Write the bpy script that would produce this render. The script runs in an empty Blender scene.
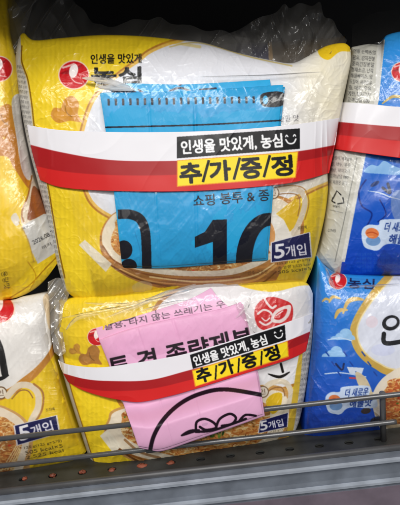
import bpy, bmesh, math, random
import numpy as np
from mathutils import Vector, Matrix
random.seed(7)
S = bpy.context.scene
COL = S.collection
# ------------------------------------------------------------------ frame
D = 650.0                       # mm from lens to the face plane of the packs
PIT, ROL = math.radians(18), math.radians(6.4)
cp, sp, cr, sr = math.cos(PIT), math.sin(PIT), math.cos(ROL), math.sin(ROL)
R0 = np.array([1., 0, 0]); U0 = np.array([0, sp, cp]); ZF = np.array([0, -cp, sp])
XF = cr*R0 - sr*U0; YF = sr*R0 + cr*U0
ORG = np.array([0, 0, 0.198])   # shelf top is z = 0

def W(x, y, z):                 # pack frame (mm) -> world (m)
    x, y, z = np.broadcast_arrays(np.asarray(x, float), np.asarray(y, float), np.asarray(z, float))
    return ORG + 0.001*(x[..., None]*XF + y[..., None]*YF + z[..., None]*ZF)
def P(px, py, z):               # design coordinate (mm on the face plane) at depth z
    k = (D - z)/D
    return W((np.asarray(px, float)-200)*k, (252.5-np.asarray(py, float))*k, z)
CAM = W(0, 0, D)
def ray(px, py):
    d = W(px-200, 252.5-py, 0) - CAM
    return d
def at_z(px, py, zw):
    d = ray(px, py); return CAM + d*((zw-CAM[2])/d[2])
def at_y(px, py, yw):
    d = ray(px, py); return CAM + d*((yw-CAM[1])/d[1])

# ------------------------------------------------------------------ noise
_rng = np.random.default_rng(5)
_T = _rng.random((256, 256))
def vnoise(x, y):
    xi = np.floor(x).astype(int); yi = np.floor(y).astype(int)
    fx = x-xi; fy = y-yi; fx = fx*fx*(3-2*fx); fy = fy*fy*(3-2*fy)
    a = _T[yi % 256, xi % 256]; b = _T[yi % 256, (xi+1) % 256]
    c = _T[(yi+1) % 256, xi % 256]; d = _T[(yi+1) % 256, (xi+1) % 256]
    return (a*(1-fx)+b*fx)*(1-fy) + (c*(1-fx)+d*fx)*fy
def fbm(x, y, o=4):
    s = 0; a = .5
    for i in range(o):
        s = s + a*vnoise(x*2**i+17*i, y*2**i+31*i); a *= .5
    return s
def ridge(x, y, o=3, sharp=3.0):
    s = 0; a = 1; t = 0
    for i in range(o):
        n = 1-np.abs(2*vnoise(x*2**i+7*i, y*2**i+13*i)-1)
        s = s + a*n**sharp; t += a; a *= .5
    return s/t
def rot(x, y, deg):
    c, s = math.cos(math.radians(deg)), math.sin(math.radians(deg))
    return x*c+y*s, -x*s+y*c

# ------------------------------------------------------------------ printed artwork
K = 4
def smooth_pts(p, closed=True, n=8):
    p = np.array(p, float); out = []
    N = len(p)
    rng = range(N if closed else N-1)
    for i in rng:
        if closed: a, b, c, d = p[i-1], p[i], p[(i+1) % N], p[(i+2) % N]
        else: a, b, c, d = p[max(i-1, 0)], p[i], p[i+1], p[min(i+2, N-1)]
        for k in range(n):
            t = k/n
            out.append(.5*((2*b)+(-a+c)*t+(2*a-5*b+4*c-d)*t*t+(-a+3*b-3*c+d)*t**3))
    if not closed: out.append(p[-1])
    return np.array(out)
_tc = {}
def glyphs(s, bold):
    if (s, bold) in _tc: return _tc[(s, bold)]
    cu = bpy.data.curves.new('text', 'FONT'); cu.body = s; cu.resolution_u = 3; cu.offset = bold
    o = bpy.data.objects.new('text', cu); COL.objects.link(o)
    dg = bpy.context.evaluated_depsgraph_get(); dg.update()
    m = o.evaluated_get(dg).to_mesh(); m.calc_loop_triangles()
    v = np.zeros(len(m.vertices)*3); m.vertices.foreach_get('co', v); v = v.reshape(-1, 3)[:, :2]
    t = np.zeros(len(m.loop_triangles)*3, int); m.loop_triangles.foreach_get('vertices', t); t = t.reshape(-1, 3)
    tri = v[t]
    bpy.data.objects.remove(o); bpy.data.curves.remove(cu)
    _tc[(s, bold)] = tri
    return tri
class Art:
    def __init__(s, x0, y0, x1, y1, base):
        s.x0, s.y0 = x0, y0; s.w, s.h = int((x1-x0)*K), int((y1-y0)*K)
        s.im = np.empty((s.h, s.w, 3)); s.im[:] = np.array(base)/255.
        s.Y, s.X = np.mgrid[0:s.h, 0:s.w]; s.X = s.X/K+x0; s.Y = s.Y/K+y0
    def raster(s, polys):
        allp = np.concatenate(polys); mn = allp.min(0); mx = allp.max(0)
        cx0 = max(int((mn[0]-s.x0)*K)-1, 0); cx1 = min(int((mx[0]-s.x0)*K)+2, s.w)
        cy0 = max(int((mn[1]-s.y0)*K)-1, 0); cy1 = min(int((mx[1]-s.y0)*K)+2, s.h)
        if cx1 <= cx0 or cy1 <= cy0: return None
        acc = np.zeros((cy1-cy0, cx1-cx0+1), int)
        A = np.concatenate(polys); B = np.concatenate([np.roll(p, -1, 0) for p in polys])
        ax = (A[:, 0]-s.x0)*K-cx0; ay = (A[:, 1]-s.y0)*K-cy0; bx = (B[:, 0]-s.x0)*K-cx0; by = (B[:, 1]-s.y0)*K-cy0
        sg = np.where(by > ay, 1, -1)
        lo = np.minimum(ay, by); hi = np.maximum(ay, by)
        r0 = np.maximum(np.ceil(lo-.5), 0).astype(int); r1 = np.minimum(np.ceil(hi-.5), cy1-cy0).astype(int)
        n = np.maximum(r1-r0, 0)
        idx = np.repeat(np.arange(len(A)), n)
        if len(idx) == 0: return None
        off = np.arange(len(idx)) - np.repeat(np.cumsum(n)-n, n)
        row = r0[idx]+off
        t = (row+.5-ay[idx])/(by[idx]-ay[idx])
        x = ax[idx]+t*(bx[idx]-ax[idx])
        ci = np.clip(np.ceil(x-.5), 0, cx1-cx0).astype(int)
        np.add.at(acc, (row, ci), sg[idx])
        m = np.cumsum(acc, 1)[:, :-1] != 0
        return slice(cy0, cy1), slice(cx0, cx1), m
    def paint(s, r, col, a=1.0, clip=None):
        if r is None: return
        ys, xs, m = r
        m = m.astype(float)*a
        if clip is not None: m = m*clip[ys, xs]
        c = np.array(col)/255. if not callable(col) else col(s.X[ys, xs], s.Y[ys, xs])
        s.im[ys, xs] = s.im[ys, xs]*(1-m[..., None]) + c*m[..., None]
    def full(s, r):
        f = np.zeros((s.h, s.w))
        if r is not None: f[r[0], r[1]] = r[2]
        return f
    def poly(s, pts, col, sm=True, a=1.0, clip=None):
        p = smooth_pts(pts) if sm else np.array(pts, float)
        s.paint(s.raster([p]), col, a, clip)
    def mask(s, pts, sm=True):
        return s.full(s.raster([smooth_pts(pts) if sm else np.array(pts, float)]))
    def ell(s, cx, cy, rx, ry, col, ang=0, a=1.0, clip=None):
        t = np.linspace(0, 2*math.pi, 40, endpoint=False)
        x, y = rot(rx*np.cos(t), ry*np.sin(t), ang)
        s.paint(s.raster([np.stack([cx+x, cy+y], 1)]), col, a, clip)
    def line(s, pts, w, col, sm=True, a=1.0, clip=None, taper=False, cap=True):
        p = smooth_pts(pts, False) if sm and len(pts) > 2 else np.array(pts, float)
        d = np.gradient(p, axis=0); L = np.hypot(d[:, 0], d[:, 1])+1e-9
        nr = np.stack([-d[:, 1]/L, d[:, 0]/L], 1)
        ww = np.full(len(p), w/2.)
        if taper: ww = ww*(.25+.75*np.sin(np.linspace(0.05, math.pi-.05, len(p))))
        q = np.concatenate([p+nr*ww[:, None], (p-nr*ww[:, None])[::-1]])
        quads = []
        l, r_ = p+nr*ww[:, None], p-nr*ww[:, None]
        for i in range(len(p)-1):
            quads.append(np.array([l[i], l[i+1], r_[i+1], r_[i]]))
        if cap and not taper:
            t = np.linspace(0, 2*math.pi, 14, endpoint=False)
            for e in (p[0], p[-1]): quads.append(e+np.stack([np.cos(-t), np.sin(-t)], 1)*w/2.)
        # consistent orientation
        qq = []
        for b in quads:
            ar = np.sum(b[:, 0]*np.roll(b[:, 1], -1)-np.roll(b[:, 0], -1)*b[:, 1])
            qq.append(b if ar > 0 else b[::-1])
        s.paint(s.raster(qq), col, a, clip)
    def text(s, txt, x, y, w, h, col, ang=0, bold=.02, a=1.0, clip=None, shear=0, outline=None, ow=.05):
        """bottom-left corner x,y; fitted into w x h; ang counter-clockwise"""
        for pas in ((outline, bold+ow), (col, bold)):
            if pas[0] is None: continue
            base = tri = glyphs(txt, 0.0)
            rad = pas[1]*h
            offs = [(0, 0)] if rad < .06 else [(0, 0)]+[(rad*math.cos(t_), rad*math.sin(t_)) for t_ in np.linspace(0, 2*math.pi, 12, endpoint=False)]
            mn = base.reshape(-1, 2).min(0); mx = base.reshape(-1, 2).max(0)
            q = (tri-mn)/(mx-mn)*np.array([w, h])
            qx = q[..., 0]+shear*q[..., 1]; qy = q[..., 1]
            c_, s_ = math.cos(math.radians(ang)), math.sin(math.radians(ang))
            X = x+qx*c_-qy*s_; Y = y-(qx*s_+qy*c_)
            T = np.stack([X, Y], -1)
            ar = (T[:, 1, 0]-T[:, 0, 0])*(T[:, 2, 1]-T[:, 0, 1])-(T[:, 2, 0]-T[:, 0, 0])*(T[:, 1, 1]-T[:, 0, 1])
            T[ar < 0] = T[ar < 0][:, ::-1]
            if len(offs) == 1: s.paint(s.raster(list(T)), pas[0], a, clip); continue
            acc = np.zeros((s.h, s.w), bool); bb = [10**6, 0, 10**6, 0]
            for ox, oy in offs:
                rr = s.raster(list(T+np.array([ox, oy])))
                if rr is None: continue
                acc[rr[0], rr[1]] |= rr[2]
                bb = [min(bb[0], rr[0].start), max(bb[1], rr[0].stop), min(bb[2], rr[1].start), max(bb[3], rr[1].stop)]
            if bb[1] > bb[0]: s.paint((slice(bb[0], bb[1]), slice(bb[2], bb[3]), acc[bb[0]:bb[1], bb[2]:bb[3]]), pas[0], a, clip)
    def noodles(s, clip, base=(205, 140, 75), n=900, box=None, seed=1):
        rg = np.random.default_rng(seed)
        m = clip[..., None]
        nz = fbm(s.X/6., s.Y/6., 3)[..., None]
        s.im[:] = s.im*(1-m)+m*(np.array(base)/255.*(.7+.6*nz))
        x0, y0, x1, y1 = box
        cols = [(240, 205, 140), (226, 170, 95), (190, 110, 50), (246, 222, 170), (160, 84, 36), (214, 150, 80)]
        for i in range(n):
            x = rg.uniform(x0, x1); y = rg.uniform(y0, y1); t = rg.uniform(0, 6.28); r = rg.uniform(1.5, 5)
            th = np.linspace(t, t+rg.uniform(1.2, 3.2), 7)
            pts = np.stack([x+r*1.5*np.cos(th), y+r*.8*np.sin(th)], 1)
            s.line(pts, rg.uniform(.7, 1.5), cols[rg.integers(6)], sm=False, a=.85, clip=clip, cap=False)
        for i in range(n//45):
            x = rg.uniform(x0, x1); y = rg.uniform(y0, y1)
            s.ell(x, y, rg.uniform(1, 2.2), rg.uniform(.6, 1.2), [(70, 120, 40), (200, 60, 30), (110, 70, 30)][i % 3], rg.uniform(0, 180), .9, clip)
    def sample(s, px, py):
        im = s.im
        b = im.copy()
        b[1:-1] = (im[:-2]+im[1:-1]*2+im[2:])/4; c = b.copy()
        c[:, 1:-1] = (b[:, :-2]+b[:, 1:-1]*2+b[:, 2:])/4
        u = np.clip((px-s.x0)*K, 0, s.w-1.001); v = np.clip((py-s.y0)*K, 0, s.h-1.001)
        i = u.astype(int); j = v.astype(int); fu = (u-i)[..., None]; fv = (v-j)[..., None]
        r = (c[j, i]*(1-fu)+c[j, i+1]*fu)*(1-fv)+(c[j+1, i]*(1-fu)+c[j+1, i+1]*fu)*fv
        return np.clip(r, 0, 1)**2.2

# ------------------------------------------------------------------ materials
def new_mat(name):
    m = bpy.data.materials.new(name); m.use_nodes = True
    nt = m.node_tree; b = nt.nodes['Principled BSDF']
    return m, nt, b
def bump(nt, b, scale, strength, dist=.0005, detail=4, kind='noise', coat=True):
    n = nt.nodes.new('ShaderNodeTexNoise'); n.inputs['Scale'].default_value = scale; n.inputs['Detail'].default_value = detail
    tc = nt.nodes.new('ShaderNodeTexCoord'); nt.links.new(tc.outputs['Object'], n.inputs['Vector'])
    bp = nt.nodes.new('ShaderNodeBump'); bp.inputs['Strength'].default_value = strength; bp.inputs['Distance'].default_value = dist
    nt.links.new(n.outputs['Fac'], bp.inputs['Height']); nt.links.new(bp.outputs['Normal'], b.inputs['Normal'])
    return bp
def print_mat(name, rough=.3, coat=.25, bs=.35, scale=60, spec=.3):
    m, nt, b = new_mat(name)
    a = nt.nodes.new('ShaderNodeVertexColor'); a.layer_name = 'print'
    nt.links.new(a.outputs['Color'], b.inputs['Base Color'])
    b.inputs['Roughness'].default_value = rough; b.inputs['Coat Weight'].default_value = coat; b.inputs['Coat Roughness'].default_value = .12
    b.inputs['Specular IOR Level'].default_value = spec
    bump(nt, b, scale, bs, .0012)
    return m
def plain(name, col, rough=.5, metal=0, bs=0, scale=200, var=0):
    m, nt, b = new_mat(name)
    b.inputs['Base Color'].default_value = (*col, 1); b.inputs['Roughness'].default_value = rough; b.inputs['Metallic'].default_value = metal
    if bs: bump(nt, b, scale, bs, .0005)
    if var:
        n = nt.nodes.new('ShaderNodeTexNoise'); n.inputs['Scale'].default_value = 40; n.inputs['Detail'].default_value = 8
        tc = nt.nodes.new('ShaderNodeTexCoord'); nt.links.new(tc.outputs['Object'], n.inputs['Vector'])
        r = nt.nodes.new('ShaderNodeValToRGB'); r.color_ramp.elements[0].position = .3; r.color_ramp.elements[1].position = .7
        r.color_ramp.elements[0].color = (*[c*(1-var) for c in col], 1); r.color_ramp.elements[1].color = (*[min(1, c*(1+var)) for c in col], 1)
        nt.links.new(n.outputs['Fac'], r.inputs['Fac']); nt.links.new(r.outputs['Color'], b.inputs['Base Color'])
        mr = nt.nodes.new('ShaderNodeMapRange'); mr.inputs['To Min'].default_value = rough*.8; mr.inputs['To Max'].default_value = min(1, rough*1.3)
        nt.links.new(n.outputs['Fac'], mr.inputs['Value']); nt.links.new(mr.outputs['Result'], b.inputs['Roughness'])
    return m
def film_mat(name, haze=.012, gloss=.02, rough=.16, scale=22, bs=.35):
    m = bpy.data.materials.new(name); m.use_nodes = True; nt = m.node_tree; nt.nodes.clear()
    out = nt.nodes.new('ShaderNodeOutputMaterial')
    tr = nt.nodes.new('ShaderNodeBsdfTransparent'); gl = nt.nodes.new('ShaderNodeBsdfGlossy'); df = nt.nodes.new('ShaderNodeBsdfDiffuse')
    gl.inputs['Roughness'].default_value = rough; df.inputs['Color'].default_value = (.85, .82, .78, 1)
    tl = nt.nodes.new('ShaderNodeBsdfTranslucent'); tl.inputs['Color'].default_value = (.8, .8, .82, 1)
    n = nt.nodes.new('ShaderNodeTexNoise'); n.inputs['Scale'].default_value = scale; n.inputs['Detail'].default_value = 5; n.inputs['Distortion'].default_value = .6
    tc = nt.nodes.new('ShaderNodeTexCoord'); nt.links.new(tc.outputs['Object'], n.inputs['Vector'])
    bp = nt.nodes.new('ShaderNodeBump'); bp.inputs['Strength'].default_value = bs; bp.inputs['Distance'].default_value = .002
    nt.links.new(n.outputs['Fac'], bp.inputs['Height'])
    fr = nt.nodes.new('ShaderNodeFresnel'); fr.inputs['IOR'].default_value = 1.5
    for x in (gl, fr): nt.links.new(bp.outputs['Normal'], x.inputs['Normal'])
    mu = nt.nodes.new('ShaderNodeMath'); mu.operation = 'MULTIPLY_ADD'; mu.use_clamp = True
    mu.inputs[1].default_value = .6; mu.inputs[2].default_value = gloss*.25
    nt.links.new(fr.outputs['Fac'], mu.inputs[0])
    ad = nt.nodes.new('ShaderNodeAddShader')
    mxd = nt.nodes.new('ShaderNodeMixShader'); mxd.inputs[0].default_value = .5
    nt.links.new(df.outputs[0], mxd.inputs[1]); nt.links.new(tl.outputs[0], mxd.inputs[2])
    mx0 = nt.nodes.new('ShaderNodeMixShader'); mx0.inputs[0].default_value = haze
    nt.links.new(tr.outputs[0], mx0.inputs[1]); nt.links.new(mxd.outputs[0], mx0.inputs[2])
    mx = nt.nodes.new('ShaderNodeMixShader'); nt.links.new(mu.outputs[0], mx.inputs[0])
    nt.links.new(mx0.outputs[0], mx.inputs[1]); nt.links.new(gl.outputs[0], mx.inputs[2])
    nt.links.new(mx.outputs[0], out.inputs['Surface'])
    return m
M_WRAP = print_mat('printed_wrapper_film', .36, .22, .12, 40)
M_BAND = print_mat('printed_paper_band', .38, .06, .10, 18, .25)
M_GIFT = print_mat('printed_gift_plastic', .4, .04, .12, 40, .2)
M_FILM = film_mat('clear_film')
M_FILM2 = film_mat('cloudy_clear_film', .19, .2, .2, 14, .6)
M_FILM3 = film_mat('milky_film_fold', .88, .02, .35, 30, .1)
M_GLINT = film_mat('film_crease_glint', .28, .05, .3, 60, .4)  # hazy pale film, its whiteness painted in for glints along creases
M_WIRE = plain('grey_coated_wire', (.17, .17, .175), .32, .6, .1, 600, .1)
M_SHELF = plain('dark_painted_steel', (.05, .052, .05), .45, .3, .15, 300, .35)
M_LIP = plain('grey_painted_steel', (.10, .10, .105), .4, .3, .1, 300, .15)
M_RAIL = plain('blue_grey_price_rail_plastic', (.25, .28, .335), .3, .45, .12, 60, .22)
M_RAIL_HI = plain('rail_highlight_tint', (.42, .46, .53), .3, .3, .1, 90, .2)  # paler rail colour, the highlight lines are painted into it
M_BACK = plain('dark_back_panel', (.022, .021, .021), .6)
M_HOLE_RED = plain('hole_light_red', (.24, .06, .03), .6, 0, .2, 400, .3)  # colour painted for the red light seen through the shelf holes
M_REFLECT = plain('rail_reflection_tint', (.17, .135, .17), .5, 0, 0, 1, .2)  # dull reddish tint painted for the faint reflection on the rail

# ------------------------------------------------------------------ mesh helpers
def link(name, me, mat, parent=None):
    o = bpy.data.objects.new(name, me); COL.objects.link(o)
    if mat: me.materials.append(mat)
    if parent is not None:
        o.parent = parent; o.matrix_parent_inverse = Matrix.Translation(-parent.location)
    return o
def grid(name, Pts, col, mat, parent=None):
    n, m = Pts.shape[:2]
    loc = parent.location if parent is not None else Vector((0, 0, 0))
    me = bpy.data.meshes.new(name)
    me.vertices.add(n*m); me.vertices.foreach_set('co', Pts.reshape(-1).astype(np.float32))
    i = np.arange(n*m).reshape(n, m)
    q = np.stack([i[:-1, :-1], i[1:, :-1], i[1:, 1:], i[:-1, 1:]], -1).reshape(-1)
    nq = (n-1)*(m-1)
    me.loops.add(nq*4); me.polygons.add(nq)
    me.loops.foreach_set('vertex_index', q.astype(np.int32))
    me.polygons.foreach_set('loop_start', np.arange(0, nq*4, 4, dtype=np.int32))
    me.polygons.foreach_set('loop_total', np.full(nq, 4, dtype=np.int32))
    me.polygons.foreach_set('use_smooth', np.ones(nq, bool))
    if col is not None:
        a = me.color_attributes.new('print', 'FLOAT_COLOR', 'POINT')
        c4 = np.ones((n*m, 4), np.float32); c4[:, :3] = col.reshape(-1, 3)
        a.data.foreach_set('color', c4.reshape(-1))
    me.update(); me.validate()
    return link(name, me, mat, parent)
def edge_curve(pts, n):
    p = smooth_pts(pts, False, 10)
    L = np.concatenate([[0], np.cumsum(np.hypot(*np.diff(p, axis=0).T))])
    t = np.linspace(0, L[-1], n)
    return np.stack([np.interp(t, L, p[:, 0]), np.interp(t, L, p[:, 1])], 1)
class Patch:
    """a four-sided outline; top/bottom run left to right, left/right run top to bottom"""
    def __init__(s, top, right, bottom, left):
        s.T, s.Rr, s.B, s.L = top, right, bottom, left
        pt = edge_curve(top, 200); pb = edge_curve(bottom, 200); pl = edge_curve(left, 200); pr = edge_curve(right, 200)
        s.et, s.eb, s.el, s.er = pt, pb, pl, pr
    def grid(s, ns, nt):
        T, B, L, R = edge_curve(s.T, ns), edge_curve(s.B, ns), edge_curve(s.L, nt), edge_curve(s.Rr, nt)
        u = np.linspace(0, 1, ns)[None, :, None]; v = np.linspace(0, 1, nt)[:, None, None]
        G = (1-v)*T[None]+v*B[None]+(1-u)*L[:, None]+u*R[:, None]
        G = G-((1-u)*(1-v)*T[0]+u*(1-v)*T[-1]+(1-u)*v*B[0]+u*v*B[-1])
        return G[..., 0], G[..., 1], np.broadcast_to(u[..., 0], (nt, ns)), np.broadcast_to(v[..., 0], (nt, ns))
    def st(s, px, py):
        xl = np.interp(py, s.el[:, 1], s.el[:, 0]); xr = np.interp(py, s.er[:, 1], s.er[:, 0])
        yt = np.interp(px, s.et[:, 0], s.et[:, 1]); yb = np.interp(px, s.eb[:, 0], s.eb[:, 1])
        return np.clip((px-xl)/(xr-xl), 0, 1), np.clip((py-yt)/(yb-yt), 0, 1)
class Pack:
    def __init__(s, name, label, patch, art, depth=30, z0=0, px=4, py=4, wr=1.0, seed=0, back=105, step=.5, ribs=.0, side=(150, 140, 110), group=None):
        s.patch, s.depth, s.z0, s.px, s.py = patch, depth, z0, px, py
        bx = (patch.B[0][0]+patch.B[-1][0])/2; by = patch.B[len(patch.B)//2][1]
        base = P(bx, by, z0-depth-20)
        t = bpy.data.objects.new(name, None); COL.objects.link(t); t.location = Vector(base); t.empty_display_size = .02
        t['label'] = label; t['category'] = 'noodle pack'
        if group: t['group'] = group
        s.root = t
        w = max(np.ptp(patch.et[:, 0]), 10); h = max(np.ptp(patch.el[:, 1]), np.ptp(patch.er[:, 1]))
        X, Y, u, v = patch.grid(int(w/step), int(h/step))
        z = s.prof(u, v)
        eu = 1-np.minimum(u, 1-u)*2; ev = 1-np.minimum(v, 1-v)*2
        e = np.maximum(eu, ev)**4
        xx, yy = X+seed*91, Y+seed*57
        a1, b1 = rot(xx, yy, 28); a2, b2 = rot(xx, yy, -35)
        f = 1-np.clip(np.maximum(eu, ev)*30-29, 0, 1)
        wv = (fbm(xx/42, yy/42, 3)-.5)*8.0
        wv += (ridge(a1/16, b1/50, 2, 4)-.3)*1.4*wr*(.15+1.3*e)
        wv += (ridge(a2/14, b2/44, 2, 4)-.3)*1.2*wr*(.12+1.3*e)
        wv += ridge(xx/9+fbm(xx/20, yy/20)*3, yy/9, 2, 5)*.7*wr*(.05+1.8*e)
        if ribs: wv += ribs*np.sin(X*2*math.pi/5.2+fbm(xx/30, yy/30)*5)*np.clip(1-e, 0, 1)
        z = z+wv*f
        G = P(X, Y, z)
        c = art.sample(X, Y)
        kk = 10
        Gp = np.pad(G, ((kk, kk), (kk, kk), (0, 0)), mode='edge'); cp_ = np.pad(c, ((kk, kk), (kk, kk), (0, 0)), mode='edge')
        n, m = Gp.shape[:2]
        ri = np.maximum(np.maximum(kk-np.arange(n), np.arange(n)-(n-1-kk)), 0)[:, None]
        rj = np.maximum(np.maximum(kk-np.arange(m), np.arange(m)-(m-1-kk)), 0)[None, :]
        ring = np.maximum(ri, rj)
        tv = np.clip((np.arange(n)-kk)/(n-1-2*kk), 0, 1)[:, None, None]
        dirv = (1-tv)*(-ZF)[None, None]+tv*np.array([0, 1., 0])[None, None]
        d = (ring/(kk-1.))[..., None]*back*.001
        Gp = Gp+dirv*d
        cen = G.mean((0, 1))
        Gp = Gp+(cen-Gp)*(np.clip(ring/(kk-1.), 0, 1)**2*.06)[..., None]*np.array([1, 0, 0])
        last = ring == kk
        Gp[last] = Gp[last]*.02+.98*(cen+np.array([0, back*.001, 0]))
        sc = (np.array(side)/255.)**2.2
        k2 = np.clip((ring-2)/3., 0, 1)[..., None]
        cp_ = cp_*(1-k2)+sc*k2
        s.body = grid('wrapper', Gp, cp_, M_WRAP, t)
    def pinch(s, u, v, X, Y):
        e = np.clip(1-np.minimum(u, 1-u)/.16, 0, 1)**2
        return e*(ridge(X/5.5, Y/40, 1, 2)-.35)*2.2*np.sin(np.clip(v, 0, 1)*2+.6)+.5*np.sin(X/17+np.sin(Y/20))+.35*(ridge(X/30+Y/50, Y/60, 1, 8))
    def prof(s, u, v):
        e = (1-np.abs(2*u-1)**s.px)*(1-np.abs(2*v-1)**s.py)
        return s.z0-s.depth*(1-np.sqrt(np.clip(e, 0, 1)))
    def z(s, px, py):
        u, v = s.patch.st(px, py); return s.prof(u, v)
    def sheet(s, name, patch, art, off, mat, amp=.6, seed=1, step=.6, thick=.6, ends=False, freq=20, fine=0, extra=None, parent='root'):
        w = max(np.ptp(patch.et[:, 0]), np.ptp(patch.eb[:, 0])); h = max(np.ptp(patch.el[:, 1]), np.ptp(patch.er[:, 1]))
        X, Y, u, v = patch.grid(int(w/step)+2, int(h/step)+2)
        z = s.z(X, Y)+(off(u, v) if callable(off) else off)
        xx, yy = X+seed*77, Y+seed*39
        z = z+(fbm(xx/freq, yy/freq, 3)-.5)*amp*2
        if fine:
            a1, b1 = rot(xx, yy, 40); a2, b2 = rot(xx, yy, -20)
            z = z+ridge(a1/10, b1/30, 3, 5)*fine+ridge(a2/9, b2/26, 3, 5)*fine
        if extra: z = z+extra(u, v, X, Y)
        G = P(X, Y, z)
        c = art.sample(X, Y) if art else None
        if thick:
            kk = 3
            G = np.pad(G, ((kk, kk), (kk, kk), (0, 0)), mode='edge')
            if c is not None: c = np.pad(c, ((kk, kk), (kk, kk), (0, 0)), mode='edge')
            n, m = G.shape[:2]
            ri = np.maximum(np.maximum(kk-np.arange(n), np.arange(n)-(n-1-kk)), 0)[:, None]
            rj = np.maximum(np.maximum(kk-np.arange(m), np.arange(m)-(m-1-kk)), 0)[None, :]
            ring = np.minimum(np.maximum(ri, rj), 2)
            G = G-ZF*(ring*thick*.0005)[..., None]
            if ends:   # the band runs on round the sides of the pack
                far = (np.maximum(rj-1, 0)/2.)*np.ones((n, 1))
                G = G+np.array([0, .06, -.01])*far[..., None]
        par = s.root if parent == 'root' else parent
        return grid(name, G, c, mat, par)

# ------------------------------------------------------------------ shared print pieces
YEL = (242, 208, 44)
def ribs_yellow(A, mask=None):
    r = .5+.5*np.sin(A.X*2*math.pi/4.6+fbm(A.X/25, A.Y/40)*3)
    n = fbm(A.X/30, A.Y/60, 3)
    f = (1-.035*r-.10*(n-.5))[..., None]
    A.im[:] = A.im*f
def logo(A, cx, cy, r, a=1.0, ang=0):
    A.ell(cx, cy, r*1.08, r*1.02, (244, 214, 190), ang, a)
    A.ell(cx, cy, r, r*.93, (206, 28, 36), ang, a)
    A.poly([(cx-r*.95, cy-r*.1), (cx-r*.4, cy-r*.35), (cx+r*.2, cy-r*.55), (cx+r*.6, cy-r*.7), (cx+r*.1, cy-r*.2), (cx-r*.3, cy-r*.05)], (150, 20, 30), True, a*.8)
    A.ell(cx-r*.02, cy-r*.28, r*.3, r*.5, (250, 238, 236), -12, a)
    A.line([(cx-r*.75, cy-r*.5), (cx-r*.35, cy-r*.62), (cx, cy-r*.75)], r*.13, (240, 190, 185), True, a)
    A.line([(cx-r*.2, cy+r*.2), (cx+r*.1, cy+r*.5), (cx+r*.55, cy+r*.6)], r*.08, (240, 190, 185), True, a)
def heart(A, cx, cy, s, col, a=1.0):
    A.poly([(cx-15*s, cy+4*s), (cx-12*s, cy-4*s), (cx-5*s, cy-4*s), (cx-2*s, cy-12*s), (cx+6*s, cy-16*s), (cx+13*s, cy-9*s), (cx+12*s, cy+2*s), (cx+16*s, cy+10*s), (cx+4*s, cy+9*s), (cx-8*s, cy+11*s)], col, True, a)
    A.poly([(cx-12*s, cy+3*s), (cx-6*s, cy-1*s), (cx+2*s, cy+3*s), (cx-4*s, cy+8*s)], tuple(min(255, c+22) for c in col), True, a*.6)
    A.line([(cx-1*s, cy-6*s), (cx+1*s, cy+1*s), (cx+6*s, cy+5*s)], 1.2*s, tuple(int(c*.7) for c in col), True, a*.7)
def tiny(A, x, y, w, h, rows, ang, col=(40, 40, 40), a=.8, clip=None, txts=('원재료명 소맥분 팜유 변성전분', '정제소금 면류첨가알칼리제', '유통기한 별도표기일까지', '직사광선을 피하여 보관')):
    for i in range(rows):
        c_, s_ = math.cos(math.radians(ang)), math.sin(math.radians(ang))
        d = (i+.8)*h/rows
        A.text(txts[i % len(txts)], x+d*s_, y+d*c_, w, h/rows*.72, col, ang, .0, a, clip)
def label5(A, q, txt='5개입'):
    q = np.array(q, float); c = q.mean(0)
    A.poly(list(c+(q-c)*1.07), (230, 226, 230), False)
    A.poly(list(q), (28, 30, 84), False)
    (x0, y0), (x1, y1), (x2, y2), (x3, y3) = q
    ang = math.degrees(math.atan2(y3-y2, x2-x3)); w = math.hypot(x2-x3, y2-y3); h = math.hypot(x0-x3, y0-y3)
    a = math.radians(ang)
    def pt(u, v): return x3+u*w*math.cos(a)-v*h*math.sin(a), y3-u*w*math.sin(a)-v*h*math.cos(a)
    x, y = pt(.08, .15); A.text('5', x, y, w*.25, h*.72, (245, 244, 250), ang, .03, shear=.12)
    x, y = pt(.38, .14); A.text('개입', x, y, w*.52, h*.60, (240, 238, 248), ang, .02)

# ------------------------------------------------------------------ PACK A : upper yellow multipack
A = Art(-5, 20, 365, 315, YEL)
wht = [(140, 62), (150, 54), (165, 47), (182, 42), (205, 36), (260, 30), (318, 40), (334, 50), (352, 46), (372, 60), (360, 130), (340, 172), (312, 188), (270, 205), (200, 222), (130, 219), (108, 213), (92, 199), (84, 175), (82, 150), (86, 125), (97, 98), (120, 76)]
cw = np.array(wht).mean(0)
A.poly([tuple(np.array(p)+(np.array(p)-cw)/np.linalg.norm(np.array(p)-cw)*5) for p in wht], (188, 128, 52))
A.poly([tuple(np.array(p)+(np.array(p)-cw)/np.linalg.norm(np.array(p)-cw)*3) for p in wht], (236, 190, 90))
ribs_yellow(A)
A.poly(wht, lambda X, Y: np.array((228, 228, 235))/255.+(np.array((236, 226, 196))-np.array((228, 228, 235)))/255.*np.clip((X-275)/50., 0, 1)[..., None]*(.5+.6*fbm(X/14, Y/14))[..., None])
A.poly([(322, 30), (360, 30), (356, 50), (340, 52), (328, 60), (318, 52)], (236, 196, 40))
A.line([(60, 40), (110, 37), (160, 41), (200, 47)], 3, (222, 180, 40), a=.4)
A.line([(170, 47), (200, 43), (250, 57), (292, 66)], 1.4, (206, 178, 90), a=.7)
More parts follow.
